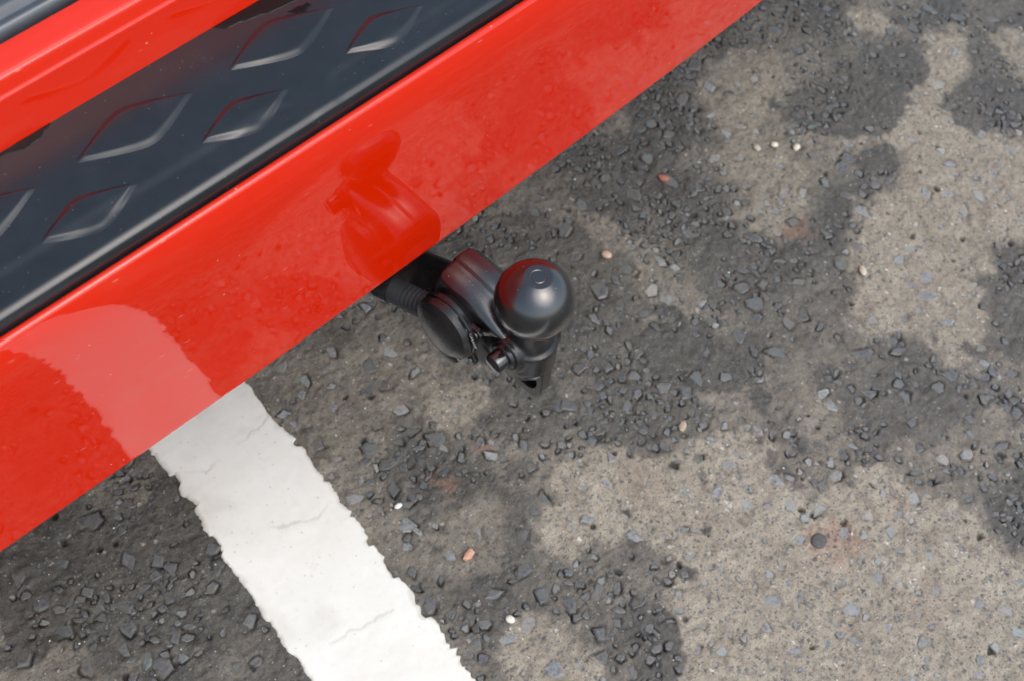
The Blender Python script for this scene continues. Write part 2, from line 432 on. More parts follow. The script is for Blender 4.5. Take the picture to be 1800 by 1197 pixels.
PLACED = [(0.201, -0.118, 10.7), (0.232, -0.143, 8.3), (0.19, -0.091, 9.2), (0.171, -0.072, 7.7), (0.242, -0.118, 9.8), (0.221, -0.08, 8.9), (0.149,
-0.004, 7.4), (0.127, -0.018, 7.7), (0.09, -0.032, 8), (0.108, -0.072, 10.7), (0.131, -0.115, 9.3), (0.173, -0.185, 6.9), (0.147, -0.187, 8.7),
(0.194, -0.239, 7.8), (0.124, -0.199, 7.6), (0.172, -0.261, 7.6), (0.214, -0.301, 7.2), (0.2, -0.323, 4.9), (0.225, -0.349, 6.2), (0.392, -0.223,
10.8), (0.371, -0.21, 6.6), (0.326, -0.241, 8.3), (0.319, -0.214, 7.9), (0.295, -0.215, 6.9), (0.275, -0.198, 8.8), (0.245, -0.193, 7.2), (0.255,
-0.205, 6.2), (0.276, -0.219, 6.3), (0.21, -0.169, 8.1), (0.282, -0.258, 7.6), (0.31, -0.26, 6.3), (0.259, -0.281, 7), (0.277, -0.312, 7), (0.29,
-0.333, 8.3), (0.321, -0.325, 8), (0.012, -0.053, 7.6), (0.022, -0.073, 9.4), (0.045, -0.084, 10.3), (0.061, -0.089, 7.7), (0.023, -0.111, 8.8),
(0.007, -0.122, 9.5), (0.018, -0.149, 7.3), (-0.028, -0.103, 9), (0.076, 0.007, 9.5), (0.039, -0.005, 5.5), (0.061, 0.006, 5.7), (0.016, -0.026, 9.9),
(-0.015, -0.063, 8.8), (0.307, -0.143, 9.1), (0.284, -0.153, 9), (0.281, -0.35, 8.2), (0.267, -0.075, 8.7), (0.198, 0.019, 9.2), (0.212, 0.001, 9.7),
(0.34, -0.107, 10.5), (0.16, 0.058, 8.6), (0.099, 0.055, 8.3), (0.15, -0.101, 4.3), (0.084, -0.188, 5.7), (0.129, -0.231, 6.6), (0.085, -0.141, 4.1),
(0.249, -0.239, 5.2), (0.231, -0.282, 5.5), (0.335, -0.249, 5.9), (0.256, -0.344, 5.4), (0.301, -0.192, 4.9), (0.246, -0.164, 7.3), (-0.032, 0.22,
7.3), (-0.035, 0.205, 7.1), (-0.009, 0.225, 6.2), (-0.032, 0.178, 7.5), (-0.029, 0.157, 6.6), (0.055, 0.209, 7.7), (0.036, 0.192, 7.5), (0.053, 0.185,
8.9), (0.078, 0.207, 7.8), (0.081, 0.176, 7.9), (0.045, 0.156, 6.9), (0.019, 0.159, 7.4), (-0.001, 0.145, 8.7), (-0, 0.123, 9.6), (0.021, 0.132, 5.8),
(0.038, 0.132, 6.7), (0.049, 0.114, 9.6), (-0.011, 0.104, 9.2), (-0.022, 0.12, 5.3), (0.03, 0.084, 9.6), (0.074, 0.085, 8.6), (0.072, 0.067, 8.5),
(-0.014, 0.083, 7), (0.003, 0.236, 7.8), (-0.004, 0.259, 6.9), (0.047, 0.091, 4.9), (0.04, 0.244, 7.7), (-0.042, 0.117, 8.2), (0.391, 0.111, 10.5),
(0.344, 0.11, 9.7), (0.312, 0.122, 8.8), (0.275, 0.125, 9.9), (0.312, 0.09, 8.3), (0.314, 0.072, 8.6), (0.286, 0.078, 7.1), (0.245, 0.105, 8.4),
(0.396, 0.047, 7.1), (0.38, 0.034, 8.7), (0.397, 0.021, 8.8), (0.374, 0.013, 9.8), (0.362, 0.002, 7.2), (0.334, 0.001, 9.8), (0.333, -0.018, 7.9),
(0.345, -0.033, 9.7), (0.296, 0.009, 8.3), (0.269, -0.002, 10.8), (0.237, 0.012, 9.1), (0.25, -0.006, 7.8), (0.215, 0.024, 7.7), (0.398, -0.026, 7.2),
(0.381, -0.022, 7.2), (0.424, 0.002, 8.6), (0.216, 0.066, 10.8), (0.196, 0.078, 7.6), (0.4, -0.045, 6.9), (0.29, -0.021, 7.9), (0.431, 0.03, 7.5),
(0.435, 0.064, 8.1), (0.349, 0.093, 7.1), (0.287, 0.167, 7.1), (0.522, -0.05, 10.2), (0.53, -0.079, 10.6), (0.509, -0.076, 7), (0.51, -0.095, 9.6),
(0.49, -0.099, 9.1), (0.472, -0.094, 7.9), (0.498, -0.126, 7.9), (0.436, -0.114, 9.5), (0.452, -0.163, 8.7), (0.43, -0.163, 6.8), (0.398, -0.147,
7.4), (0.376, -0.122, 8.9), (0.381, -0.168, 8.3), (0.445, -0.178, 7.5), (0.474, -0.186, 8.3), (0.454, -0.201, 8.6), (0.425, -0.205, 8.4), (0.411,
-0.213, 7.3), (0.464, -0.23, 9.2), (0.408, -0.092, 12), (0.397, -0.047, 9.2), (0.398, -0.028, 7.8), (0.344, -0.11, 11.5), (0.344, -0.093, 7.4),
(0.421, -0.239, 9), (0.5, -0.166, 6.7), (0.487, -0.177, 6.6), (0.444, -0.075, 6.4), (0.475, -0.015, 7.7), (0.495, 0.021, 9.9), (0.545, -0.049, 7.9),
(0.675, 0.199, 8.2), (0.689, 0.193, 7.6), (0.584, 0.21, 6.6), (0.606, 0.202, 8), (0.597, 0.163, 6.5), (0.54, 0.17, 7), (0.521, 0.171, 8.9), (0.485,
0.159, 10.6), (0.494, 0.093, 6.7), (0.507, 0.082, 11), (0.518, 0.068, 8.6), (0.48, 0.073, 6), (0.497, 0.022, 7.7), (0.573, 0.06, 10), (0.591, 0.064,
12), (0.603, 0.079, 10.9), (0.546, 0.012, 9.7), (0.547, 0.037, 6.7), (0.617, -0.018, 9.9), (0.634, -0.034, 9.3), (0.626, -0.057, 10.5), (0.656,
-0.058, 9.3), (0.6, 0.019, 7.5), (0.669, -0.013, 8.3), (0.694, -0.051, 9.5), (0.482, 0.051, 7.7), (0.755, 0.062, 12.2), (0.81, 0.083, 9.1), (0.807,
0.134, 10.7), (0.887, 0.082, 10.9), (0.74, 0.036, 10), (0.781, 0.147, 9.2), (0.862, 0.109, 10.8), (0.845, 0.138, 9.4), (0.755, 0.216, 9.3), (0.711,
0.252, 10.6), (0.681, 0.236, 9), (0.649, 0.247, 9), (0.569, 0.258, 10), (0.521, 0.233, 11), (0.476, 0.21, 11.4), (0.434, 0.205, 11.1), (0.42, 0.232,
9.3), (0.387, 0.182, 10.2), (0.381, 0.216, 9), (0.337, 0.206, 8.9), (0.301, 0.199, 9.8), (0.293, 0.234, 9.3), (0.427, 0.167, 13.4), (0.558, 0.229,
8.6), (0.732, -0.011, 8.5), (0.665, 0.036, 7.8), (0.736, -0.041, 8.5), (-0.215, 0.198, 9.8), (-0.198, 0.185, 8), (-0.16, 0.161, 6.9), (-0.176, 0.093,
7.7), (-0.227, 0.123, 8.3), (-0.25, 0.153, 7.2), (-0.261, 0.141, 7.1), (-0.167, 0.146, 9.5), (-0.234, 0.105, 5.7), (-0.222, 0.099, 5), (-0.242, 0.169,
7.3), (-0.021, 0.024, 8.2), (-0.063, 0.004, 9.4), (-0.041, -0.038, 5.6), (-0.038, -0.058, 9.7), (-0.058, -0.046, 6.7), (-0.039, 0.013, 4.6), (-0.06,
0.024, 5), (-0.028, 0.07, 8.4), (0.013, 0.023, 8.4), (-0.018, -0.024, 9.2), (0.03, 0.083, 9.5), (0.075, 0.065, 9.7), (-0.03, 0.157, 7.4), (-0.15,
0.196, 7.8), (-0.25, 0.109, 8.9), (-0.221, 0.172, 6.3), (-0.289, 0.245, 10.2), (-0.29, 0.186, 9.1), (-0.292, 0.15, 10.6), (-0.229, 0.175, 11.1),
(-0.217, 0.25, 12.5), (-0.287, 0.216, 7.6), (-0.195, 0.17, 8.7), (-0.321, 0.19, 9), (-0.221, 0.115, 7.6), (-0.255, 0.121, 8.3), (-0.207, 0.069, 9.1)]

def sdf_poly(px, py, poly):
    """signed distance, negative inside"""
    P = np.array(poly)
    d2 = np.full(px.shape, 1e9)
    ins = np.zeros(px.shape, bool)
    for a, b in zip(P, np.roll(P, -1, 0)):
        e = b - a
        wx, wy = px - a[0], py - a[1]
        t = np.clip((wx * e[0] + wy * e[1]) / (e @ e + 1e-12), 0, 1)
        d2 = np.minimum(d2, (wx - e[0] * t) ** 2 + (wy - e[1] * t) ** 2)
        c = (a[1] > py) != (b[1] > py)
        xi = (b[0] - a[0]) * (py - a[1]) / (b[1] - a[1] + 1e-12) + a[0]
        ins ^= c & (px < xi)
    return np.where(ins, -1, 1) * np.sqrt(d2)

def dryness(x, y):
    wob = fbm(x, y, 0.035, 5, 5) * 0.026 + fbm(x, y, 0.007, 3, 15) * 0.011
    base = np.clip(0.27 + fbm(x, y, 0.09, 4, 9) * 0.55, 0, 1)
    out = (x < -0.4) | (x > 1.0) | (y < -0.45) | (y > 0.35)
    far = smoothstep(-0.06, 0.06, fbm(x, y, 0.22, 4, 31)) * 0.3
    d = np.where(out, far, base)
    for v, poly in DRY:
        s = sdf_poly(x, y, poly) + wob
        d = np.maximum(d, v * smoothstep(0.014, -0.012, s) * (1 + 0.15 * fbm(x, y, 0.02, 2, 77)))
    for q_, (c, u, w) in enumerate(WET):
        crisp = q_ < 4
        det = u[0] * w[1] - u[1] * w[0]
        dx, dy = x - c[0], y - c[1]
        a = (dx * w[1] - dy * w[0]) / det
        b = (-dx * u[1] + dy * u[0]) / det
        r = np.sqrt(a * a + b * b) * (1 + fbm(x, y, 0.03, 5, 41) * (0.45 if crisp else 1.0))
        d = d * (1 - (0.92 if crisp or q_ > 9 else 0.72) * (smoothstep(1.06, 0.95, r) if crisp else smoothstep(1.2, 0.85, r)))
    return np.clip(d, 0, 1)

def low_height(x, y):
    return fbm(x, y, 0.11, 2, 3) * 0.0028

def base_height(x, y):
    return low_height(x, y) + fbm(x, y, 0.016, 3, 4) * 0.0016

LA = 0.13
LX0 = -0.2006 - 0.0020
def line_x(y):                                # left edge of the painted line
    return LX0 + (y + 0.2) * math.tan(LA)
LW = 0.1055 / math.cos(LA)

def axis(lo, hi, step, ext, grow):
    mid = np.arange(lo, hi + step / 2, step)
    add, s, p = [], step, 0.0
    while p < ext:
        s *= grow
        p += s
        add.append(p)
    add = np.array(add)
    return np.concatenate([lo - add[::-1], mid, mid[-1] + add])

gx = axis(-0.38, 0.97, 0.00135, 120, 1.15)
gy = axis(-0.41, 0.30, 0.00135, 120, 1.15)
GX, GY = np.meshgrid(gx, gy, indexing='ij')
GH = base_height(GX, GY)
GD = dryness(GX, GY)
near = (GX > -0.42) & (GX < 1.02) & (GY > -0.46) & (GY < 0.33)
GH = GH + np.where(near, fbm(GX, GY, 0.005, 2, 8) * 0.0013, 0)
GS = np.zeros_like(GH)                        # painted shade in the gaps around stones and in empty pits

# where the stones lie
def in_line(x, y, m=0.0):
    return (x > line_x(y) - m) & (x < line_x(y) + LW + m)

def visible(x, y):
    v = Vector((x, y, 0)) - CLOC
    z = v.dot(CF)
    u, w = 900 + 2436.4 * v.dot(CR) / z, 598.5 - 2436.4 * v.dot(CU) / z
    return u, w

stones = []                                   # x, y, radius
cellsz = 0.01
occ = {}
def try_stone(x, y, r, gap):
    cx_, cy_ = int(x // cellsz), int(y // cellsz)
    for i in range(cx_ - 3, cx_ + 4):
        for j in range(cy_ - 3, cy_ + 4):
            for (a, b, c) in occ.get((i, j), ()):
                if (a - x) ** 2 + (b - y) ** 2 < ((c + r) * gap) ** 2:
                    return False
    occ.setdefault((cx_, cy_), []).append((x, y, r))
    stones.append((x, y, r))
    return True

for (x, y, r) in PLACED:
    if not in_line(x, y, r * 0.0004):
        try_stone(x, y, r * 0.001, 0.55)
n_placed = len(stones)
n_try = 24000
qx = rng.uniform(-0.42, 1.0, n_try)
qy = rng.uniform(-0.42, 0.34, n_try)
qr = 0.0020 + 0.0050 * rng.beta(1.2, 2.6, n_try)
qd = fbm(qx, qy, 0.05, 3, 55) + 0.35 * fbm(qx, qy, 0.018, 2, 66)
qdry = dryness(qx, qy)
order = np.argsort(-qr)
for i in order:
    x, y, r = qx[i], qy[i], qr[i]
    if in_line(x, y, r * 0.5):
        continue
    dens = smoothstep(-0.15, 0.28, qd[i])
    if rng.random() > (0.05 + 0.75 * dens) * (1.0 if qdry[i] < 0.45 else 0.32):
        continue
    try_stone(x, y, r, 0.70 if dens > 0.4 and qdry[i] < 0.5 else 1.0)
stones = np.array(stones)
sd = dryness(stones[:, 0], stones[:, 1])

def window(x, y, r):
    i0, i1 = np.searchsorted(gx, [x - r, x + r])
    j0, j1 = np.searchsorted(gy, [y - r, y + r])
    return slice(i0, i1), slice(j0, j1)

# ---- stones set in the asphalt
def stone_proto(k):
    r_ = np.random.default_rng(500 + k)
    n = int(r_.integers(4, 8))
    th = np.sort((np.arange(n) + r_.uniform(-0.42, 0.42, n)) / n * 2 * math.pi)
    el = r_.uniform(0.55, 1.0)
    rad = r_.uniform(0.68, 1.22, n)
    ox, oy = np.cos(th) * rad, np.sin(th) * rad * el
    vs, fs = [], []
    tilt = r_.uniform(-0.36, 0.36, 2) * (k % 3 > 0)
    for lv, (sc, z) in enumerate([(0.92, -0.85), (1.0, -0.10), (r_.uniform(0.88, 0.96), 0.14), (r_.uniform(0.55, 0.8), 0.24)]):
        for i in range(n):
            j = r_.uniform(-0.05, 0.05, 3)
            x, y = ox[i] * sc + j[0], oy[i] * sc + j[1]
            vs.append((x, y, z + (0 if lv == 0 else tilt[0] * x + tilt[1] * y + j[2] * 0.6)))
    vs.append((0, 0, 0.25 + r_.uniform(-0.08, 0.02)))
    for lv in range(3):
        for i in range(n):
            a, b = lv * n + i, lv * n + (i + 1) % n
            fs.append((a, b, b + n, a + n))
    for i in range(n):
        fs.append((3 * n + i, 3 * n + (i + 1) % n, 4 * n))
    return np.array(vs), fs, np.stack([ox, oy], -1)

protos = [stone_proto(k) for k in range(28)]
st_lift = rng.uniform(-0.0013, 0.0001, len(stones))
st_p = rng.integers(0, len(protos), len(stones))
st_rz = rng.uniform(0, 6.283, len(stones))
for k, (x, y, r) in enumerate(stones):
    wi, wj = window(x, y, r * 2.0)
    X, Y = (GX[wi, wj] - x) / r, (GY[wi, wj] - y) / r
    c, s = math.cos(st_rz[k]), math.sin(st_rz[k])
    LX_, LY_ = X * c + Y * s, -X * s + Y * c
    d = sdf_poly(LX_, LY_, protos[st_p[k]][2]) + fbm(GX[wi, wj], GY[wi, wj], 0.004, 2, 99) * 0.22
    ang = np.arctan2(LY_, LX_)
    side = (0.5 + 0.5 * np.cos(ang - rng.uniform(0, 6.28))) ** 2
    depth = rng.uniform(0.0002, 0.0050) * (1.0 if sd[k] < 0.5 else 0.35)
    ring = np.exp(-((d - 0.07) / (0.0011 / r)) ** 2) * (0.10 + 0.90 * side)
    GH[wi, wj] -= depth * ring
    GS[wi, wj] = np.maximum(GS[wi, wj], np.clip(ring * depth / 0.0034, 0, 1))
    GH[wi, wj] -= 0.0014 * smoothstep(0.0, -0.25, d)
# sockets that lost their stone
for k in range(230):
    x, y, r = rng.uniform(-0.4, 1.0), rng.uniform(-0.42, 0.32), rng.uniform(0.0015, 0.0045)
    if in_line(x, y, 0.004):
        continue
    wi, wj = window(x, y, r * 2.2)
    X, Y = GX[wi, wj] - x, GY[wi, wj] - y
    a = rng.uniform(0, 3.14)
    e = rng.uniform(0.4, 1.0)
    d = np.hypot((X * math.cos(a) + Y * math.sin(a)) / r, (-X * math.sin(a) + Y * math.cos(a)) / (r * e))
    d = d * (1 + 0.6 * fbm(GX[wi, wj], GY[wi, wj], 0.003, 2, 90 + k))
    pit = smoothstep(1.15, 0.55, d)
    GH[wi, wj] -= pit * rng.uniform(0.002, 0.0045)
    GS[wi, wj] = np.maximum(GS[wi, wj], pit * 0.9)
GH = np.where(in_line(GX, GY, -0.002), low_height(GX, GY) - 0.0010, GH)

rust = np.zeros_like(GH)
for (x, y, r) in [(0.226, -0.186, 0.022), (0.245, -0.205, 0.012), (0.075, 0.082, 0.010), (0.025, 0.075, 0.012), (0.47, 0.045, 0.018)]:
    rust = np.maximum(rust, 0.42 * smoothstep(1.1, 0.3, np.hypot(GX - x, GY - y) / r * (1 + fbm(GX, GY, 0.012, 3, 12))))

ground = mesh_np('ground', np.stack([GX, GY, GH], -1).reshape(-1, 3), grid_faces(len(gx), len(gy)), M['asphalt'])
ground['kind'] = 'structure'
ground['label'] = 'worn patchy asphalt of the parking bay with damp dark stains'
attr(ground, 'dry', GD)
attr(ground, 'pit_shade', GS)
attr(ground, 'rust', rust)

proto_me = {}
def proto_mesh(k, wet):
    if (k, wet) not in proto_me:
        me = bpy.data.meshes.new('stone')
        vs, fs, _ = protos[k]
        me.from_pydata([tuple(v) for v in vs.tolist()], [], fs)
        me.update()
        me.polygons.foreach_set('use_smooth', np.full(len(me.polygons), True))
        me.set_sharp_from_angle(angle=math.radians(14))
        me.materials.append(M['stone_wet' if wet else 'stone_dry'])
        proto_me[(k, wet)] = me
    return proto_me[(k, wet)]

uv = np.array([visible(x, y) for x, y, r in stones])
inview = (uv[:, 0] > -10) & (uv[:, 0] < 1810) & (uv[:, 1] > -10) & (uv[:, 1] < 1207) & (uv[:, 1] > 966 - 0.72 * uv[:, 0])
score = stones[:, 2] * inview
big = set(np.argsort(-score)[:300].tolist())
stuff_v = {0: [], 1: []}
stuff_f = {0: [], 1: []}
cnt = {0: 0, 1: 0}
for k, (x, y, r) in enumerate(stones):
    p, rz = int(st_p[k]), float(st_rz[k])
    wet = bool(sd[k] + rng.uniform(-0.2, 0.2) < 0.45)
    z = float(base_height(np.array(x), np.array(y))) + st_lift[k] - 0.0005
    zs = rng.uniform(0.0032, 0.0046) * (0.75 if sd[k] > 0.5 else 1.0)
    if k in big and inview[k]:
        o = bpy.data.objects.new('stone', proto_mesh(p, wet))
        o.location = (x, y, z)
        o.rotation_euler = (0, 0, rz)
        o.scale = (r, r, zs)
        link(o, ground)
    else:
        vs, fs, _ = protos[p]
        c, s = math.cos(rz), math.sin(rz)
        w = np.stack([x + r * (vs[:, 0] * c - vs[:, 1] * s), y + r * (vs[:, 0] * s + vs[:, 1] * c), z + zs * vs[:, 2]], -1)
        q = int(wet)
        stuff_v[q].append(w)
        stuff_f[q] += [tuple(a + cnt[q] for a in f) for f in fs]
        cnt[q] += len(vs)
sv = np.concatenate(stuff_v[0] + stuff_v[1])
sf = stuff_f[0] + [tuple(a + cnt[0] for a in f) for f in stuff_f[1]]
chips = mesh_np('small_stones', sv, sf, None, ground, True, 14)
chips['kind'] = 'stuff'
chips.data.materials.append(M['stone_dry'])
chips.data.materials.append(M['stone_wet'])
mi = np.zeros(len(chips.data.polygons), dtype=np.int32)
mi[len(stuff_f[0]):] = 1
chips.data.polygons.foreach_set('material_index', mi)

# ---- loose sand grains
ng = 9000
px_ = rng.uniform(-0.4, 0.99, ng)
py_ = rng.uniform(-0.42, 0.31, ng)
keep = ~in_line(px_, py_, 0.001)
px_, py_ = px_[keep], py_[keep]
pr_ = 0.00035 + 0.0011 * rng.beta(1.1, 4.0, len(px_))
ii = np.clip(np.searchsorted(gx, px_), 0, len(gx) - 1)
jj = np.clip(np.searchsorted(gy, py_), 0, len(gy) - 1)
pz_ = GH[ii, jj] + pr_ * 0.3
octv = np.array([(1, 0, 0), (0, 1, 0), (-1, 0, 0), (0, -1, 0), (0, 0, 1), (0, 0, -1)], float)
octf = np.array([(0, 1, 4), (1, 2, 4), (2, 3, 4), (3, 0, 4), (1, 0, 5), (2, 1, 5), (3, 2, 5), (0, 3, 5)])
V = octv[None] * rng.uniform(0.65, 1.25, (len(px_), 6, 1)) * pr_[:, None, None]
a = rng.uniform(0, 6.28, len(px_))
V = np.stack([V[..., 0] * np.cos(a)[:, None] - V[..., 1] * np.sin(a)[:, None] + px_[:, None],
              V[..., 0] * np.sin(a)[:, None] + V[..., 1] * np.cos(a)[:, None] + py_[:, None], V[..., 2] * 0.8 + pz_[:, None]], -1)
Fg = (octf[None] + 6 * np.arange(len(px_))[:, None, None]).reshape(-1, 3)
grit = mesh_np('sand_grit', V.reshape(-1, 3), Fg, M['grit'], ground, False)
grit['kind'] = 'stuff'

# ---- painted bay line
ty = np.concatenate([np.linspace(-6, -0.45, 60), np.arange(-0.445, 0.36, 0.0014), np.linspace(0.365, 4.5, 50)])
tu = np.concatenate([[0, 0.004, 0.012], np.linspace(0.025, 0.975, 76), [0.988, 0.996, 1]])
TY, TU = np.meshgrid(ty, tu, indexing='ij')
def ragged(y, s):
    e = fbm(y, y * 0 + s, 0.06, 2, 20 + s) * 0.0035 + fbm(y, y * 0 + s, 0.015, 3, 30 + s) * 0.0028 + fbm(y, y * 0 + s, 0.0030, 2, 35 + s) * 0.0013 * (1 + 3 * smoothstep(0.0, 0.3, fbm(y, y * 0 + s, 0.03, 2, 37 + s)))
    return e + 0.0038 * smoothstep(0.22, 0.28, fbm(y, y * 0, 0.022, 2, 40 + s))
XL = line_x(TY) + ragged(TY, 1)
XR = line_x(TY) + LW - ragged(TY, 2)
TX = XL + (XR - XL) * TU
edge = np.minimum(TU, 1 - TU) * 0.1
thick = 0.0009 * smoothstep(-0.0002, 0.0012, edge) - 0.0012 * smoothstep(0.0003, 0.0, edge)
crack = np.zeros_like(TX)
for pl, w in [([(-0.165, 0.243), (-0.141, 0.24), (-0.13, 0.232), (-0.12, 0.221), (-0.097, 0.223), (-0.081, 0.223), (-0.045, 0.227)], 0.0011),
              ([(-0.162, 0.151), (-0.147, 0.153), (-0.127, 0.138), (-0.112, 0.142), (-0.077, 0.124), (-0.062, 0.127), (-0.05, 0.121)], 0.0011),
              ([(-0.131, 0.137), (-0.117, 0.147), (-0.108, 0.146)], 0.0008),
              ([(-0.143, 0.035), (-0.107, 0.027), (-0.087, 0.022)], 0.0012)]:
    wx = fbm(TX, TY, 0.008, 3, 61) * 0.004
    dmin = np.full(TX.shape, 1e9)
    for (a0, b0), (a1, b1) in zip(pl[:-1], pl[1:]):
        ex, ey = a1 - a0, b1 - b0
        t_ = np.clip(((TX - a0) * ex + (TY + wx - b0) * ey) / (ex * ex + ey * ey), 0, 1)
        dmin = np.minimum(dmin, np.hypot(TX - a0 - ex * t_, TY + wx - b0 - ey * t_))
    crack = np.maximum(crack, 0.36 * smoothstep(w * 1.5, w * 0.2, dmin) * np.clip(0.75 + 2.2 * fbm(TX, TY, 0.02, 2, 63), 0, 1))
TZ = low_height(TX, TY) + thick + 0.0007 - 0.0004 * crack + fbm(TX, TY, 0.016, 3, 4) * 0.0003 + fbm(TX, TY, 0.006, 2, 70) * 0.00012
line = mesh_np('painted_line', np.stack([TX, TY, TZ], -1).reshape(-1, 3), grid_faces(len(ty), len(tu)), M['line'])
line['kind'] = 'structure'
line['label'] = 'chipped white painted bay line running under the red bumper'
attr(line, 'crack', crack)
attr(line, 'dirt', np.clip(0.55 * smoothstep(0.004, 0.0, edge + fbm(TX, TY, 0.01, 3, 71) * 0.004)
                           + 0.28 * smoothstep(0.05, 0.6, fbm(TX, TY, 0.05, 5, 72)) + 0.14 * smoothstep(0.17, 0.30, TY) * smoothstep(-0.3, 0.5, fbm(TX, TY, 0.02, 4, 73)), 0, 1))

# ---- loose pebbles and chips that stand out
def pebble(name, label, cat, x, y, r, col, squash=0.7, el=1.0, k=0, group=None, rough=0.6, facet=False):
    r_ = np.random.default_rng(900 + k)
    nu, nv = (9, 14) if not facet else (5, 7)
    vs = []
    for i in range(nu):
        ph = math.pi * i / (nu - 1)
        for j in range(nv):
            th = 2 * math.pi * j / nv
            q = 1 + (r_.uniform(-0.28, 0.22) if facet else 0.10 * math.sin(2 * th + k) + 0.05 * math.cos(3 * ph + k) + r_.uniform(-0.03, 0.03))
            vs.append((r * q * math.sin(ph) * math.cos(th), r * el * q * math.sin(ph) * math.sin(th), r * squash * math.cos(ph)))
    o = mesh_np(name, np.array(vs), grid_faces(nu, nv, True), mat_plain(name + '_stone', col, rough, 0.2, 500, 0.4), None, not facet)
    gi, gj = np.searchsorted(gx, x), np.searchsorted(gy, y)
    z = float(GH[gi - 2:gi + 3, gj - 2:gj + 3].max())
    o.location = (x, y, z + r * squash * 0.55)
    o.rotation_euler = (0, 0, 1.3 * k)
    o['label'] = label
    o['category'] = cat
    if group:
        o['group'] = group
    return o

cream = (0.62, 0.57, 0.45)
pebble('pebble', 'dull cream pebble, leftmost of three in a row', 'pebble', 0.529, 0.138, 0.0042, (0.40, 0.37, 0.29), 0.5, 0.9, 1, 'cream pebbles in a row')
pebble('pebble', 'pale cream pebble in the middle of three in a row', 'pebble', 0.546, 0.128, 0.0038, cream, 0.75, 0.9, 2, 'cream pebbles in a row')
pebble('pebble', 'round cream pebble, rightmost of three in a row', 'pebble', 0.560, 0.110, 0.0042, cream, 0.85, 0.95, 3, 'cream pebbles in a row')
pebble('brick_chip', 'small red brick chip lying beside the bumper edge', 'chip', 0.424, 0.176, 0.0062, (0.34, 0.12, 0.08), 0.45, 0.6, 4, None, 0.8, True)
pebble('brick_chip', 'orange and white flake beside a dark stone near the painted line', 'chip', -0.009, 0.014, 0.0078, (0.55, 0.30, 0.20), 0.3, 0.5, 5, None, 0.7, True)
pebble('pebble', 'white pebble on the damp asphalt right of the line, near the bottom edge', 'pebble', -0.024, -0.050, 0.0042, (0.72, 0.68, 0.58), 0.6, 0.8, 6)
pebble('pebble', 'small bright white pebble between the line and the tow ball', 'pebble', -0.021, 0.087, 0.0034, (0.75, 0.74, 0.72), 0.6, 0.75, 7)
pebble('pebble', 'buff oval pebble alone on the right side of the asphalt', 'pebble', 0.483, -0.034, 0.0052, (0.50, 0.43, 0.32), 0.5, 0.75, 8)
pebble('pebble', 'pinkish orange pebble just above and right of the tow ball', 'pebble', 0.308, 0.148, 0.0050, (0.48, 0.33, 0.24), 0.6, 0.9, 9)
pebble('pebble', 'knobbly buff pebble below and right of the tow ball', 'pebble', 0.219, -0.028, 0.0055, (0.42, 0.34, 0.24), 0.5, 0.7, 10, None, 0.8, True)
pebble('pebble', 'dark round pebble in the rust stain', 'pebble', 0.222, -0.182, 0.0080, (0.085, 0.082, 0.078), 0.22, 0.9, 11, None, 0.8)

# ------------------------------------------------------------------ car
KY, KZ, XC = 0.306, -0.43, 0.038
def bend(x):
    t = np.abs(x - XC)
    q = np.where(t < 0.42, t * t, 0.42 ** 2 + 2 * 0.42 * (t - 0.42))
    qz = np.where(t < 0.42, t * t, 0.42 ** 2 + 0.84 * 0.25 * (1 - np.exp(-(t - 0.42) / 0.25)))
    return KY / 2 * q, KZ / 2 * qz

def sweep(name, prof, mat, parent, xs=None, closed=False, sharp=40, caps=False):
    """profile of (y, z above the ball's centre), drawn along the bumper's curve"""
    if xs is None:
        xs = XS
    P = np.array(prof, float)
    n = len(P)
    by, bz = bend(xs)
    V = np.stack([np.repeat(xs[:, None], n, 1), P[None, :, 0] + by[:, None], P[None, :, 1] + bz[:, None] + Z0], -1).reshape(-1, 3)
    F = [tuple(f) for f in grid_faces(len(xs), n, closed)]
    if caps:
        F.append(tuple(range(n)))
        F.append(tuple((len(xs) - 1) * n + i for i in range(n))[::-1])
    o = mesh_np(name, V, F, mat, parent, True, sharp)
    bm = bmesh.new()
    bm.from_mesh(o.data)
    bmesh.ops.recalc_face_normals(bm, faces=bm.faces)
    bm.to_mesh(o.data)
    bm.free()
    return o

XS = np.concatenate([np.linspace(-0.86, -0.56, 12), np.linspace(-0.55, 0.65, 161), np.linspace(0.66, 0.90, 12)])
car = thing('car', 'red car seen from behind, glossy rear bumper with black tread-patterned top', 'car', (0, 0, 0))

# face of the bumper
ZB, HB = -0.0223, 0.1652
kn = np.array([0, .25, .5, .7, .85, 1.0])
lean = np.radians([0.2, 0.1, 0.0, 0.1, 4.0, 21.6])
ss = np.linspace(0, 1, 401)
# smooth the lean curve so that the reflections run without kinks
ln = np.interp(ss, kn, lean)
ker = np.hanning(61)
ker /= ker.sum()
pad_ln = np.concatenate([2 * ln[0] - ln[60:0:-1], ln, 2 * ln[-1] - ln[-2:-62:-1]])
ln = np.convolve(pad_ln, ker, 'same')[60:-60]
yy = 0.0814 + np.concatenate([[0], np.cumsum(np.tan((ln[1:] + ln[:-1]) / 2) * (ss[1] - ss[0]) * HB)])
zz = ZB + ss * HB
sel = np.arange(0, 388, 4)
face = [(yy[i], zz[i]) for i in sel]
y1, z1 = face[-1]
a1 = ln[sel[-1]]
rr = 0.0030
roll = []
for a in np.linspace(a1, math.radians(120), 16)[1:]:
    roll.append((y1 + rr * (math.cos(a1) - math.cos(a)), z1 + rr * (math.sin(a) - math.sin(a1))))
prof = [(0.131, -0.004), (0.116, -0.014), (0.096, -0.0205), (0.0855, -0.0226), (0.0828, -0.0236), (0.0818, -0.0232)] + face + roll
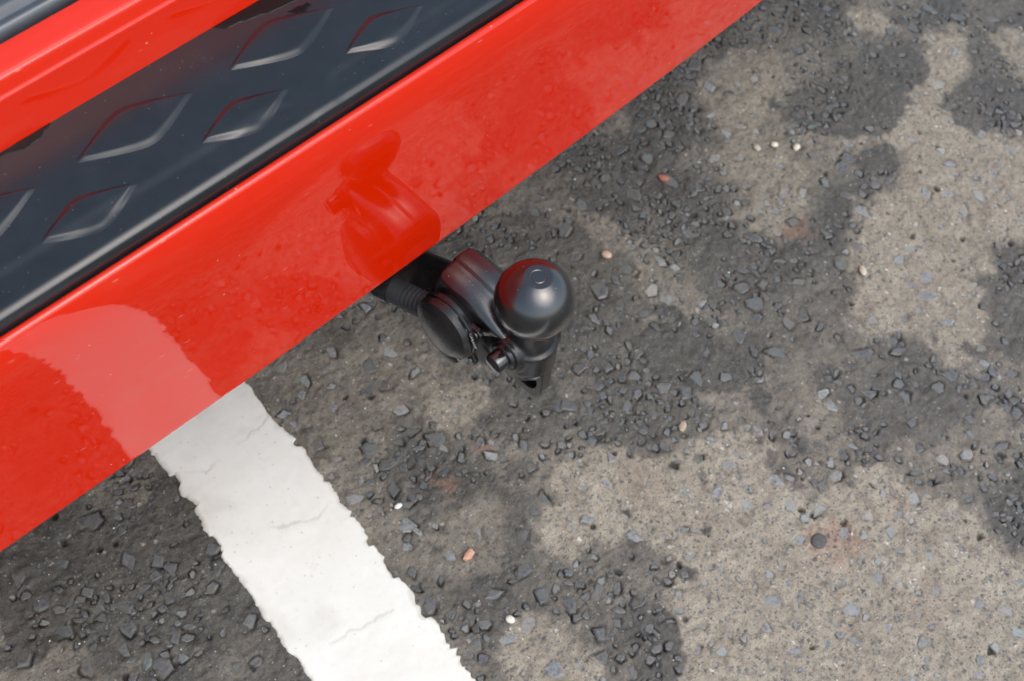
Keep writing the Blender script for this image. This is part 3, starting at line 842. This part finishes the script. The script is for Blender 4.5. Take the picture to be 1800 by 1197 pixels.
prof += [(roll[-1][0] + 0.0004, roll[-1][1] - 0.006), (roll[-1][0] + 0.0006, roll[-1][1] - 0.02)]
bumper = sweep('bumper', prof, M['red'], car, sharp=50)
bumper['label'] = 'glossy red rear bumper face'
ridge_y, ridge_z = roll[-1]

# black tread pad on top of the bumper
PY0, PY1, PZ = ridge_y + 0.0012, 0.1752, 0.1495
def pad_height(x, y):
    # scalloped hollow along the lower edge, divided at x = -0.078 and every 0.36 m from there
    t = np.abs(((x + 0.078 + 0.18) % 0.36) - 0.18)          # distance from the nearest division
    yb = 0.1135 + 0.004 * np.clip((x + 0.08) / -0.18, -0.6, 1)
    edge_ = np.minimum((yb - y), (t - 0.003) * 0.95)
    corner = 0.020
    a_ = np.clip(corner - (yb - y), 0, None)
    b_ = np.clip(corner - (t - 0.003), 0, None)
    edge_ = np.where((a_ > 0) & (b_ > 0), corner - np.hypot(a_, b_), edge_)
    hollow = smoothstep(0.0, 0.008, edge_)
    rise = smoothstep(0.0975, 0.108, y)
    h = -0.0012 * hollow * (0.25 + 0.75 * rise)
    d = np.clip(0.0048 - (y - PY0), 0, None)
    h = h - 100.0 * d * d
    return h

px = np.concatenate([np.linspace(-0.86, -0.42, 30), np.arange(-0.415, 0.36, 0.0016), np.linspace(0.37, 0.90, 30)])
py = np.concatenate([PY0 + np.linspace(0, 0.012, 22), np.arange(PY0 + 0.013, PY1, 0.0011), [PY1, PY1 + 0.004]])
PXG, PYG = np.meshgrid(px, py, indexing='ij')
by, bz = bend(PXG)
PZG = PZ + pad_height(PXG, PYG)
side = [(0.0, -0.006), (0.0003, -0.02)]
V = np.stack([PXG, PYG + by, PZG + bz + Z0], -1)
skirt = np.stack([np.stack([px, np.full_like(px, PY0 + dy) + bend(px)[0], PZG[:, 0] + dz + bend(px)[1] + Z0], -1) for dy, dz in side[::-1]], 1)
V = np.concatenate([skirt, V], 1)
pad = mesh_np('sill_pad', V.reshape(-1, 3), grid_faces(*V.shape[:2]), M['pad'], car, True, 60)
pad['label'] = 'black plastic sill pad with raised diamonds'

def diamond(cx, cy, ha, hb):
    nr, nt = 15, 112
    th = np.linspace(0, 2 * math.pi, nt, endpoint=False)
    eps = 0.055
    def f(dx, dy):
        return np.sqrt((dx / ha) ** 2 + eps) + np.sqrt((dy / hb) ** 2 + 0.0006) - math.sqrt(1 + eps)
    lo, hi = np.zeros(nt), np.full(nt, 2.0)
    for _ in range(40):
        md = (lo + hi) / 2
        v = f(md * ha * np.cos(th), md * hb * np.sin(th))
        lo, hi = np.where(v < 0, md, lo), np.where(v < 0, hi, md)
    rad = np.concatenate([[0.03], np.linspace(0.2, 0.66, 4), np.linspace(0.72, 1.06, nr - 5)])
    R, T = np.meshgrid(rad, np.arange(nt), indexing='ij')
    X = cx + R * lo[T] * ha * np.cos(th)[T]
    Y = cy + R * lo[T] * hb * np.sin(th)[T]
    # distance to the outline in metres, roughly
    d = (1 - R) * lo[T] * np.hypot(ha * np.cos(th)[T], hb * np.sin(th)[T]) * 0.75
    z = 0.0017 * smoothstep(-0.0004, 0.0036, d) - 0.0006 * smoothstep(0.0, -0.0006, d)
    by_, bz_ = bend(X)
    Zz = PZ + pad_height(X, Y) + z + bz_ + Z0
    V_ = np.stack([X, Y + by_, Zz], -1).reshape(-1, 3)
    F_ = [tuple(q) for q in grid_faces(nr, nt, True)] + [tuple(range(nt))[::-1]]
    o = mesh_np('raised_diamond', V_, F_, M['pad'], pad, True)
    bm = bmesh.new()
    bm.from_mesh(o.data)
    bmesh.ops.recalc_face_normals(bm, faces=bm.faces)
    if sum(fc.normal.z for fc in bm.faces) < 0:
        bmesh.ops.reverse_faces(bm, faces=bm.faces)
    bm.to_mesh(o.data)
    bm.free()

for i in range(-4, 8):
    diamond(-0.0645 + 0.0928 * i, 0.1452, 0.0362, 0.0190)
    diamond(-0.0195 + 0.0930 * i, 0.1152, 0.0285, 0.0150)

# rain water lying on the pad against the red panel
def puddle(label, pts, k):
    P = np.array(pts)
    n = 90
    d = np.concatenate([[0], np.cumsum(np.hypot(*np.diff(np.vstack([P, P[:1]]), axis=0).T))])
    t = np.linspace(0, d[-1], n, endpoint=False)
    o = np.stack([np.interp(t, d, np.append(P[:, 0], P[0, 0])), np.interp(t, d, np.append(P[:, 1], P[0, 1]))], -1)
    o = (np.roll(o, 1, 0) + 2 * o + np.roll(o, -1, 0)) / 4
    o = o + np.stack([fbm(t, t * 0 + k, 0.006, 3, 81), fbm(t, t * 0 + k, 0.006, 3, 82)], -1) * 0.0022
    o[:, 1] = np.minimum(o[:, 1], 0.1750)
    c = o.mean(0)
    rings, hs = [1.0, 0.97, 0.9, 0.75, 0.4], [-0.0004, -0.0001, 0.00002, 0.00006, 0.00006]
    V_ = []
    for s_, hh in zip(rings, hs):
        q = c + (o - c) * s_
        by_, bz_ = bend(q[:, 0])
        top = PZ + hh + 0.0003
        V_.append(np.stack([q[:, 0], q[:, 1] + by_, top + bz_ + Z0], -1))
    F_ = [tuple(q) for q in grid_faces(len(rings), n, True)] + [tuple((len(rings) - 1) * n + i for i in range(n))]
    o_ = mesh_np('water_puddle', np.array(V_).reshape(-1, 3), F_, M['water'], None, True)
    bm = bmesh.new(); bm.from_mesh(o_.data); bmesh.ops.recalc_face_normals(bm, faces=bm.faces)
    if sum(fc.normal.z for fc in bm.faces) < 0:
        bmesh.ops.reverse_faces(bm, faces=bm.faces)
    bm.to_mesh(o_.data); bm.free()
    o_['label'] = label
    o_['category'] = 'puddle'
puddle('black water lying against the red panel, above the big diamond at the top edge', [(-0.090, 0.1755), (-0.082, 0.1690), (-0.074, 0.1672), (-0.066, 0.1660), (-0.050, 0.1635), (-0.030, 0.160), (-0.005, 0.162), (0.02, 0.166), (0.05, 0.170), (0.05, 0.1755)], 1)
puddle('tiny black water patch on the upper slope of the topmost diamond', [(-0.0500, 0.1585), (-0.0480, 0.1535), (-0.0430, 0.1520), (-0.0400, 0.1535), (-0.0370, 0.1540), (-0.0360, 0.1575)], 2)
puddle('small black water patch by the red panel near the left edge', [(-0.228, 0.1755), (-0.220, 0.1730), (-0.210, 0.1705), (-0.203, 0.1685), (-0.196, 0.1700), (-0.190, 0.1735), (-0.186, 0.1755)], 3)

# red panel behind the pad: wall, crease, sloping ledge
up = [(0.1748, 0.1475), (0.1758, 0.155), (0.1769, 0.162), (0.1781, 0.1695), (0.1789, 0.1750), (0.17905, 0.17605), (0.17925, 0.1765), (0.1796, 0.1769), (0.1800, 0.17735), (0.1804, 0.1783),
      (0.1814, 0.1818), (0.1823, 0.1846), (0.1827, 0.18535), (0.1832, 0.18570), (0.1878, 0.18695), (0.193, 0.1883), (0.1972, 0.1895), (0.1979, 0.1895), (0.1984, 0.1890), (0.1987, 0.1866), (0.1989, 0.180)]
upper = sweep('upper_panel', up, M['red'], car, sharp=60)
upper['label'] = 'red panel above the black pad with a pale sky-lit ledge'
# grey rubber strip under the tailgate
tr = [(0.1935, 0.186), (0.1936, 0.193), (0.1940, 0.1963), (0.1952, 0.1985), (0.197, 0.1995), (0.1985, 0.1990), (0.200, 0.1992), (0.2035, 0.2020), (0.2075, 0.2030), (0.211, 0.2015), (0.2135, 0.197),
      (0.2145, 0.190), (0.215, 0.183)]
tr = [(y + 0.0076, z - 0.0054) for y, z in tr]
seal = sweep('rubber_seal', tr, M['trim'], car, sharp=70)
tg = [(0.2243, 0.180), (0.2243, 0.1963), (0.2258, 0.199), (0.232, 0.203), (0.31, 0.235), (0.45, 0.325), (0.458, 0.328), (0.468, 0.328), (0.475, 0.30)]  # unseen tailgate and window, sloped low so the pad reflects sky
tail = sweep('tailgate', tg, M['red'], car, sharp=60)
win = [(0.460, 0.326), (0.466, 0.332), (0.70, 0.47), (1.0, 0.65), (1.3, 0.80), (1.45, 0.865), (1.48, 0.87), (1.48, 0.85)]
window_ = sweep('rear_window', win, M['glass'], car, sharp=60)
body = [(1.45, 0.85), (1.50, 0.885), (1.65, 0.93), (1.9, 0.95), (2.4, 0.92), (3.0, 0.58), (3.9, 0.48), (4.15, 0.36), (4.2, 0.0), (4.1, -0.15), (4.0, -0.16),
        (3.0, -0.16), (1.0, -0.15), (0.35, -0.10), (0.25, -0.02), (0.25, 0.18), (0.48, 0.32)]
shell = sweep('body_shell', body, M['red'], car, np.linspace(-0.84, 0.88, 40), True, 50, True)
ub = [(0.118, 0.0), (0.13, -0.010), (0.16, -0.020), (0.24, -0.030), (0.30, -0.09), (0.34, -0.105)]
under = sweep('underbody', ub, M['under'], car, np.linspace(-0.80, 0.86, 60), False, 50)

def lathe(name, prof, axis_pt, ax, mat, parent, seg=48, sharp=35):
    """prof: (distance along the axis, radius); the axis runs through axis_pt along ax"""
    ax = Vector(ax).normalized()
    u = ax.orthogonal().normalized()
    v = ax.cross(u)
    p0 = Vector(axis_pt)
    vs = []
    for (t, r) in prof:
        for k in range(seg):
            a = 2 * math.pi * k / seg
            vs.append(p0 + ax * t + (u * math.cos(a) + v * math.sin(a)) * max(r, 1e-5))
    fs = [tuple(q) for q in grid_faces(len(prof), seg, True)]
    if prof[0][1] > 0:
        fs.append(tuple(range(seg)))
    if prof[-1][1] > 0:
        fs.append(tuple((len(prof) - 1) * seg + k for k in range(seg))[::-1])
    o = mesh_np(name, vs, fs, mat, parent, True, sharp)
    bm = bmesh.new()
    bm.from_mesh(o.data)
    bmesh.ops.remove_doubles(bm, verts=bm.verts, dist=2e-5)
    bmesh.ops.recalc_face_normals(bm, faces=bm.faces)
    bm.to_mesh(o.data)
    bm.free()
    return o

for sx in (-1, 1):
    c0 = (0.02 + sx * 0.66, 0.95, 0.33)
    w = lathe('wheel', [(-0.10, 0.20), (-0.105, 0.29), (-0.085, 0.325), (0.085, 0.325), (0.105, 0.29), (0.10, 0.20)], c0, (1, 0, 0), M['tyre'], car)
    lathe('rim', [(-0.095, 0.0), (-0.09, 0.19), (-0.1, 0.199), (0.1, 0.199), (0.09, 0.19), (0.095, 0.0)], c0, (1, 0, 0), M['rim'], w)

# ------------------------------------------------------------------ tow bar
tow = thing('tow_bar', 'black detachable tow bar with a satin ball on its swan neck', 'tow bar', (0, 0, 0))

def prims_to_mesh(name, build, mat, parent, voxel=0.0007, smooth_it=6):
    bm = bmesh.new()
    build(bm)
    me = bpy.data.meshes.new(name + '_raw')
    bm.to_mesh(me)
    bm.free()
    o = bpy.data.objects.new(name + '_raw', me)
    COL.objects.link(o)
    r = o.modifiers.new('remesh', 'REMESH')
    r.mode = 'VOXEL'
    r.voxel_size = voxel
    s = o.modifiers.new('smooth', 'SMOOTH')
    s.factor = 0.6
    s.iterations = smooth_it
    dg = bpy.context.evaluated_depsgraph_get()
    me2 = bpy.data.meshes.new_from_object(o.evaluated_get(dg))
    me2.name = name
    bpy.data.objects.remove(o)
    bpy.data.meshes.remove(me)
    me2.polygons.foreach_set('use_smooth', np.full(len(me2.polygons), True))
    me2.materials.clear()
    me2.materials.append(mat)
    return link(bpy.data.objects.new(name, me2), parent)

def bm_cone(bm, p0, p1, r0, r1, seg=40):
    p0, p1 = Vector(p0), Vector(p1)
    d = p1 - p0
    m = Matrix.Translation((p0 + p1) / 2) @ d.to_track_quat('Z', 'Y').to_matrix().to_4x4()
    bmesh.ops.create_cone(bm, cap_ends=True, segments=seg, radius1=r0, radius2=r1, depth=d.length, matrix=m)

def bm_ball(bm, p, r, scale=(1, 1, 1)):
    m = Matrix.Translation(p) @ Matrix.Diagonal((*scale, 1))
    bmesh.ops.create_uvsphere(bm, u_segments=32, v_segments=20, radius=r, matrix=m)

def bm_prism(bm, outline, x0, x1):
    """outline of (y, z) pushed from x0 to x1"""
    a = [bm.verts.new((x0, y, z)) for y, z in outline]
    b = [bm.verts.new((x1, y, z)) for y, z in outline]
    n = len(a)
    fs = [bm.faces.new(a), bm.faces.new(b[::-1])]
    for i in range(n):
        fs.append(bm.faces.new((a[i], b[i], b[(i + 1) % n], a[(i + 1) % n])))
    bmesh.ops.recalc_face_normals(bm, faces=fs)

def Z(p):
    return (p[0], p[1], p[2] + Z0)

def build_neck(bm):
    bm_cone(bm, Z((0, 0, -0.018)), Z((0, 0, -0.034)), 0.0148, 0.0145)
    bm_cone(bm, Z((0, 0, -0.032)), Z((0, -0.001, -0.050)), 0.0145, 0.0182)
    bm_cone(bm, Z((0, -0.001, -0.050)), Z((0, 0.001, -0.070)), 0.0182, 0.0150)
    bm_cone(bm, Z((-0.0200, 0.001, -0.044)), Z((0.018, 0.001, -0.046)), 0.0122, 0.0150)
    bm_ball(bm, Z((0, 0.002, -0.058)), 0.0160, (1, 1.0, 0.75))
    # arm towards the car, below the sleeve
    bm_cone(bm, Z((-0.001, 0.0, -0.053)), Z((-0.003, 0.05, -0.046)), 0.0165, 0.0170)
    bm_cone(bm, Z((-0.003, 0.05, -0.046)), Z((-0.007, 0.085, -0.062)), 0.0165, 0.0180)
    bm_cone(bm, Z((-0.007, 0.083, -0.062)), Z((-0.013, 0.105, -0.068)), 0.0180, 0.0225)
    bm_cone(bm, Z((-0.013, 0.100, -0.068)), Z((-0.018, 0.20, -0.070)), 0.0235, 0.030)
    bm_cone(bm, Z((0, -0.003, -0.040)), Z((0, -0.0045, -0.060)), 0.0168, 0.0165)
    bm_cone(bm, Z((0, -0.0045, -0.060)), Z((0, -0.0030, -0.070)), 0.0165, 0.0095)
    # cross knuckle
    bm_cone(bm, Z((-0.0185, 0.0225, -0.0650)), Z((0.014, 0.0225, -0.0650)), 0.0118, 0.0130)
    bm_cone(bm, Z((0.012, -0.006, -0.034)), Z((0.0205, -0.007, -0.036)), 0.0042, 0.0036)

neck = prims_to_mesh('swan_neck', build_neck, M['cast'], tow, 0.0008, 26)

# safety-chain eye: a fin with a hole
def eye_mesh():
    out = [(-0.0165, -0.046), (-0.0192, -0.058), (-0.0198, -0.068), (-0.0205, -0.0810), (-0.0180, -0.0885), (-0.0125, -0.0915), (-0.004, -0.0915),
           (0.004, -0.0890), (0.010, -0.0850), (0.013, -0.075), (0.012, -0.062), (0.006, -0.052), (-0.002, -0.046), (-0.010, -0.044)]
    P = np.array(out)
    # smooth closed outline
    n = 72
    d = np.concatenate([[0], np.cumsum(np.hypot(*np.diff(np.vstack([P, P[:1]]), axis=0).T))])
    t = np.linspace(0, d[-1], n, endpoint=False)
    o = np.stack([np.interp(t, d, np.append(P[:, 0], P[0, 0])), np.interp(t, d, np.append(P[:, 1], P[0, 1]))], -1)
    for _ in range(2):
        o = (np.roll(o, 1, 0) + 2 * o + np.roll(o, -1, 0)) / 4
    c = np.array([-0.0050, -0.0745])
    ang = np.arctan2(o[:, 1] - c[1], o[:, 0] - c[0])
    hole = c + np.stack([np.cos(ang) * 0.0108, np.sin(ang) * 0.0095], -1)
    prof = [(1.0, -0.0032), (0.93, -0.0048), (0.15, -0.0048), (0.0, -0.0030), (0.0, 0.0030), (0.15, 0.0048), (0.93, 0.0048), (1.0, 0.0032)]
    V = []
    for f_, x in prof:
        q = hole + (o - hole) * f_
        V.append(np.stack([np.full(n, x + 0.001), q[:, 0], q[:, 1] + Z0], -1))
    V = np.array(V).reshape(-1, 3)
    F = [tuple(q) for q in grid_faces(len(prof), n, True)]
    F += [(7 * n + k, 7 * n + (k + 1) % n, (k + 1) % n, k) for k in range(n)]
    return V, F
V, F = eye_mesh()
eye = mesh_np('chain_eye', V, F, M['cast'], tow, True, 50)
bm = bmesh.new(); bm.from_mesh(eye.data); bmesh.ops.recalc_face_normals(bm, faces=bm.faces); bm.to_mesh(eye.data); bm.free()

# ball with its flat top
bp = []
R_ = 0.025
zt = 0.0234
a0 = math.acos(-0.019 / R_)
a1_ = math.acos(zt / R_)
for a in np.linspace(a0, a1_ + 0.03, 44):
    bp.append((R_ * math.cos(a), R_ * math.sin(a)))
rf = R_ * math.sin(a1_)
bp += [(zt - 0.0001, rf + 0.0003), (zt, rf - 0.0001), (zt + 0.00002, rf - 0.0006), (zt + 0.00002, 0.0052), (zt - 0.0001, 0.0049), (zt - 0.00022, 0.0047), (zt - 0.0001, 0.0045),
       (zt + 0.00002, 0.0043), (zt + 0.00002, 0.0)]
ball = lathe('tow_ball', bp, (0, 0, Z0), (0, 0, 1), M['ball'], tow, 96, 12)
ball['label'] = 'satin black ball with a small flat on top'

# moulded sleeve over the arm
sec = [(-0.0185, -0.0600), (-0.0205, -0.0480), (-0.0212, -0.0380), (-0.0205, -0.0300), (-0.0188, -0.0250), (-0.0160, -0.0218), (-0.0120, -0.0203), (-0.0080, -0.0196),
       (-0.0052, -0.0194), (-0.0046, -0.0190), (-0.0040, -0.0176), (-0.0030, -0.0170), (0.0020, -0.0166), (0.0070, -0.0172), (0.0090, -0.0180), (0.0098, -0.0190),
       (0.0104, -0.0210), (0.0116, -0.0222), (0.0140, -0.0240), (0.0168, -0.0275), (0.0182, -0.0330), (0.0185, -0.0420), (0.0170, -0.0600)]
S = np.array(sec)
stations = [(0.0665, 0.72, -0.0100), (0.0662, 0.84, -0.0050), (0.0652, 0.92, -0.0022), (0.0635, 0.97, -0.0006), (0.0610, 1.0, 0.0), (0.050, 1.0, 0.0), (0.040, 1.0, -0.0004),
            (0.030, 0.98, -0.0014), (0.022, 0.95, -0.0030), (0.015, 0.91, -0.0052), (0.008, 0.85, -0.0080), (0.002, 0.78, -0.011), (-0.003, 0.68, -0.015)]
sl = []
for (y, s, dz) in stations:
    c = np.array([-0.0010, -0.043])
    q = c + (S - c) * s
    wz = np.clip((q[:, 1] + 0.058) / 0.036, 0, 1)          # only the top dips under the ball
    sl.append(np.stack([q[:, 0], np.full(len(S), y), q[:, 1] + dz * wz + 0.021 * (1 - wz) * float(smoothstep(0.040, 0.006, y)) + Z0], -1))
sl = np.array(sl)
n = len(S)
F = [tuple(q) for q in grid_faces(len(stations), n)] + [tuple(range(n)), tuple((len(stations) - 1) * n + k for k in range(n))[::-1]]
sleeve = mesh_np('arm_sleeve', sl.reshape(-1, 3), F, M['cover'], tow, True, 38)
bm = bmesh.new(); bm.from_mesh(sleeve.data); bmesh.ops.recalc_face_normals(bm, faces=bm.faces); bm.to_mesh(sleeve.data); bm.free()

# pin with its glossy cap
lathe('locking_pin', [(0.0, 0.0), (0.0, 0.0056), (0.0004, 0.0064), (0.0012, 0.0068), (0.0095, 0.0070), (0.0098, 0.0070)], (-0.0305, 0.0010, Z0 - 0.0430), (1, 0, 0), M['gloss'], tow, 48, 35)
lathe('pin_collar', [(0.0, 0.0070), (0.0, 0.0088), (0.0006, 0.0094), (0.0022, 0.0096), (0.0030, 0.0096)], (-0.0222, 0.0010, Z0 - 0.0430), (1, 0, 0), M['plastic'], tow, 48, 35)

# ------------------------------------------------------------------ trailer socket
soc = thing('trailer_socket', 'black round trailer socket with closed lid beside the tow bar', 'socket', (0, 0, 0))
SC = (0.0425, -0.0468)                       # y, z of its centre
def X0(x):
    return (x, SC[0], Z0 + SC[1])
lid = lathe('lid', [(0.0, 0.0), (0.0, 0.0150), (0.0003, 0.0158), (0.0010, 0.0175), (0.0016, 0.0200), (0.0024, 0.0216), (0.0050, 0.0228), (0.0058, 0.0232), (0.0066, 0.0232), (0.0066, 0.0)],
            X0(-0.0375), (1, 0, 0), M['plastic'], soc, 64, 24)
lathe('gasket', [(0.0, 0.0215), (0.0, 0.0224), (0.0016, 0.0224), (0.0016, 0.0215)], X0(-0.0308), (1, 0, 0), M['gloss'], soc, 64, 35)
housing = lathe('housing', [(0.0, 0.0), (0.0, 0.0232), (0.0008, 0.0238), (0.0034, 0.0238), (0.0044, 0.0228), (0.0080, 0.0200), (0.0120, 0.0165), (0.0120, 0.0)], X0(-0.0293), (1, 0, 0), M['plastic'], soc, 64, 30)
def tab(name, outline, x0, x1, mat, parent, bev=0.0008):
    bm = bmesh.new()
    bm_prism(bm, [(y, z + Z0) for y, z in outline], x0, x1)
    bmesh.ops.bevel(bm, geom=list(bm.edges), offset=bev, segments=2, affect='EDGES', profile=0.6)
    me = bpy.data.meshes.new(name)
    bm.to_mesh(me)
    bm.free()
    me.polygons.foreach_set('use_smooth', np.full(len(me.polygons), True))
    me.set_sharp_from_angle(angle=math.radians(40))
    me.materials.append(mat)
    return link(bpy.data.objects.new(name, me), parent)
# latch tab of the lid, pointing down
tab('latch_tab', [(0.0235, -0.0590), (0.0265, -0.0655), (0.0300, -0.0712), (0.0360, -0.0712), (0.0430, -0.0705), (0.0400, -0.0600), (0.0320, -0.0560)], -0.0362, -0.0310, M['plastic'], lid)
tab('hinge', [(0.0630, -0.0360), (0.0660, -0.0380), (0.0670, -0.0420), (0.0655, -0.0460), (0.0630, -0.0480), (0.0600, -0.0420)], -0.0330, -0.0262, M['rubber'], lid)
def rounded(cy, cz, r, n=14, a0=0.0):
    return [(cy + r * math.cos(a0 + 2 * math.pi * k / n), cz + r * math.sin(a0 + 2 * math.pi * k / n)) for k in range(n)]
for (cy, cz) in [(0.0225, -0.0655), (0.0205, -0.0355)]:
    ml = math.hypot(cy - SC[0], cz - SC[1])
    uy, uz = (cy - SC[0]) / ml, (cz - SC[1]) / ml
    px2, pz2 = -uz, uy
    pts = []
    for a in np.linspace(-math.pi / 2, math.pi / 2, 9):
        pts.append((cy + 0.0048 * (uy * math.cos(a) + px2 * math.sin(a)), cz + 0.0048 * (uz * math.cos(a) + pz2 * math.sin(a))))
    for s_ in (1, -1):
        pts.append((SC[0] + uy * 0.017 + px2 * 0.0085 * s_, SC[1] + uz * 0.017 + pz2 * 0.0085 * s_))
    lug = tab('lug', pts, -0.0268, -0.0235, M['plastic'], housing, 0.0005)
    lathe('screw', [(0.0, 0.0009), (0.0, 0.0019), (0.0004, 0.0022), (0.0010, 0.0022)], (-0.0277, cy, Z0 + cz), (1, 0, 0), M['steel'], housing, 20, 30)
def tube(name, pts, radf, mat, parent, seg=28, per=10, caps=True, sharp=60):
    P = [Vector(p) for p in pts]
    C_ = []
    for i in range(len(P) - 1):
        p0, p1, p2, p3 = P[max(i - 1, 0)], P[i], P[i + 1], P[min(i + 2, len(P) - 1)]
        for k in range(per):
            t = k / per
            C_.append(0.5 * ((2 * p1) + (p2 - p0) * t + (2 * p0 - 5 * p1 + 4 * p2 - p3) * t * t + (3 * p1 - p0 - 3 * p2 + p3) * t ** 3))
    C_.append(P[-1])
    vs = []
    u = None
    for i, c in enumerate(C_):
        d = (C_[min(i + 1, len(C_) - 1)] - C_[max(i - 1, 0)]).normalized()
        u = d.orthogonal().normalized() if u is None else (u - d * u.dot(d)).normalized()
        v = d.cross(u)
        r = radf(i / (len(C_) - 1))
        for k in range(seg):
            a = 2 * math.pi * k / seg
            vs.append(c + (u * math.cos(a) + v * math.sin(a)) * r)
    fs = [tuple(q) for q in grid_faces(len(C_), seg, True)]
    if caps:
        fs += [tuple(range(seg)), tuple((len(C_) - 1) * seg + k for k in range(seg))[::-1]]
    o = mesh_np(name, vs, fs, mat, parent, True, sharp)
    bm = bmesh.new(); bm.from_mesh(o.data); bmesh.ops.recalc_face_normals(bm, faces=bm.faces); bm.to_mesh(o.data); bm.free()
    return o
# spring of the lid beside the upper lug
tube('spring', [(-0.0300 + 0.0010 * math.cos(k * 1.57) , 0.0215 + 0.0012 * math.sin(k * 1.57) - 0.00022 * k, Z0 - 0.0330 - 0.00030 * k) for k in range(26)], lambda t: 0.00032, M['steel'], housing, 8, 3)
# rubber boot and cable going up behind the bumper
hose = tube('cable_boot', [Z((-0.0240, 0.0600, -0.0520)), Z((-0.0255, 0.0720, -0.0560)), Z((-0.0275, 0.0860, -0.0595)), Z((-0.0300, 0.1010, -0.0615))],
            lambda t: 0.0096 - 0.0006 * t + 0.00013 * math.sin(t * 75) * (1 if t < 0.6 else 0), M['rubber'], soc, 32, 26)
tube('cable_collar', [Z((-0.0285, 0.0930, -0.0600)), Z((-0.0300, 0.1010, -0.0612)), Z((-0.0306, 0.1040, -0.0616))], lambda t: 0.0108 + 0.0006 * math.sin(t * 3.1), M['plastic'], soc, 32, 6)
tube('cable', [Z((-0.0303, 0.103, -0.0615)), Z((-0.034, 0.125, -0.064)), Z((-0.038, 0.17, -0.060))], lambda t: 0.0094, M['rubber'], soc, 28, 8)
tab('cable_clip', [(0.0960, -0.0720), (0.1000, -0.0750), (0.1030, -0.0735), (0.1010, -0.0690)], -0.0360, -0.0300, M['plastic'], soc, 0.0004)
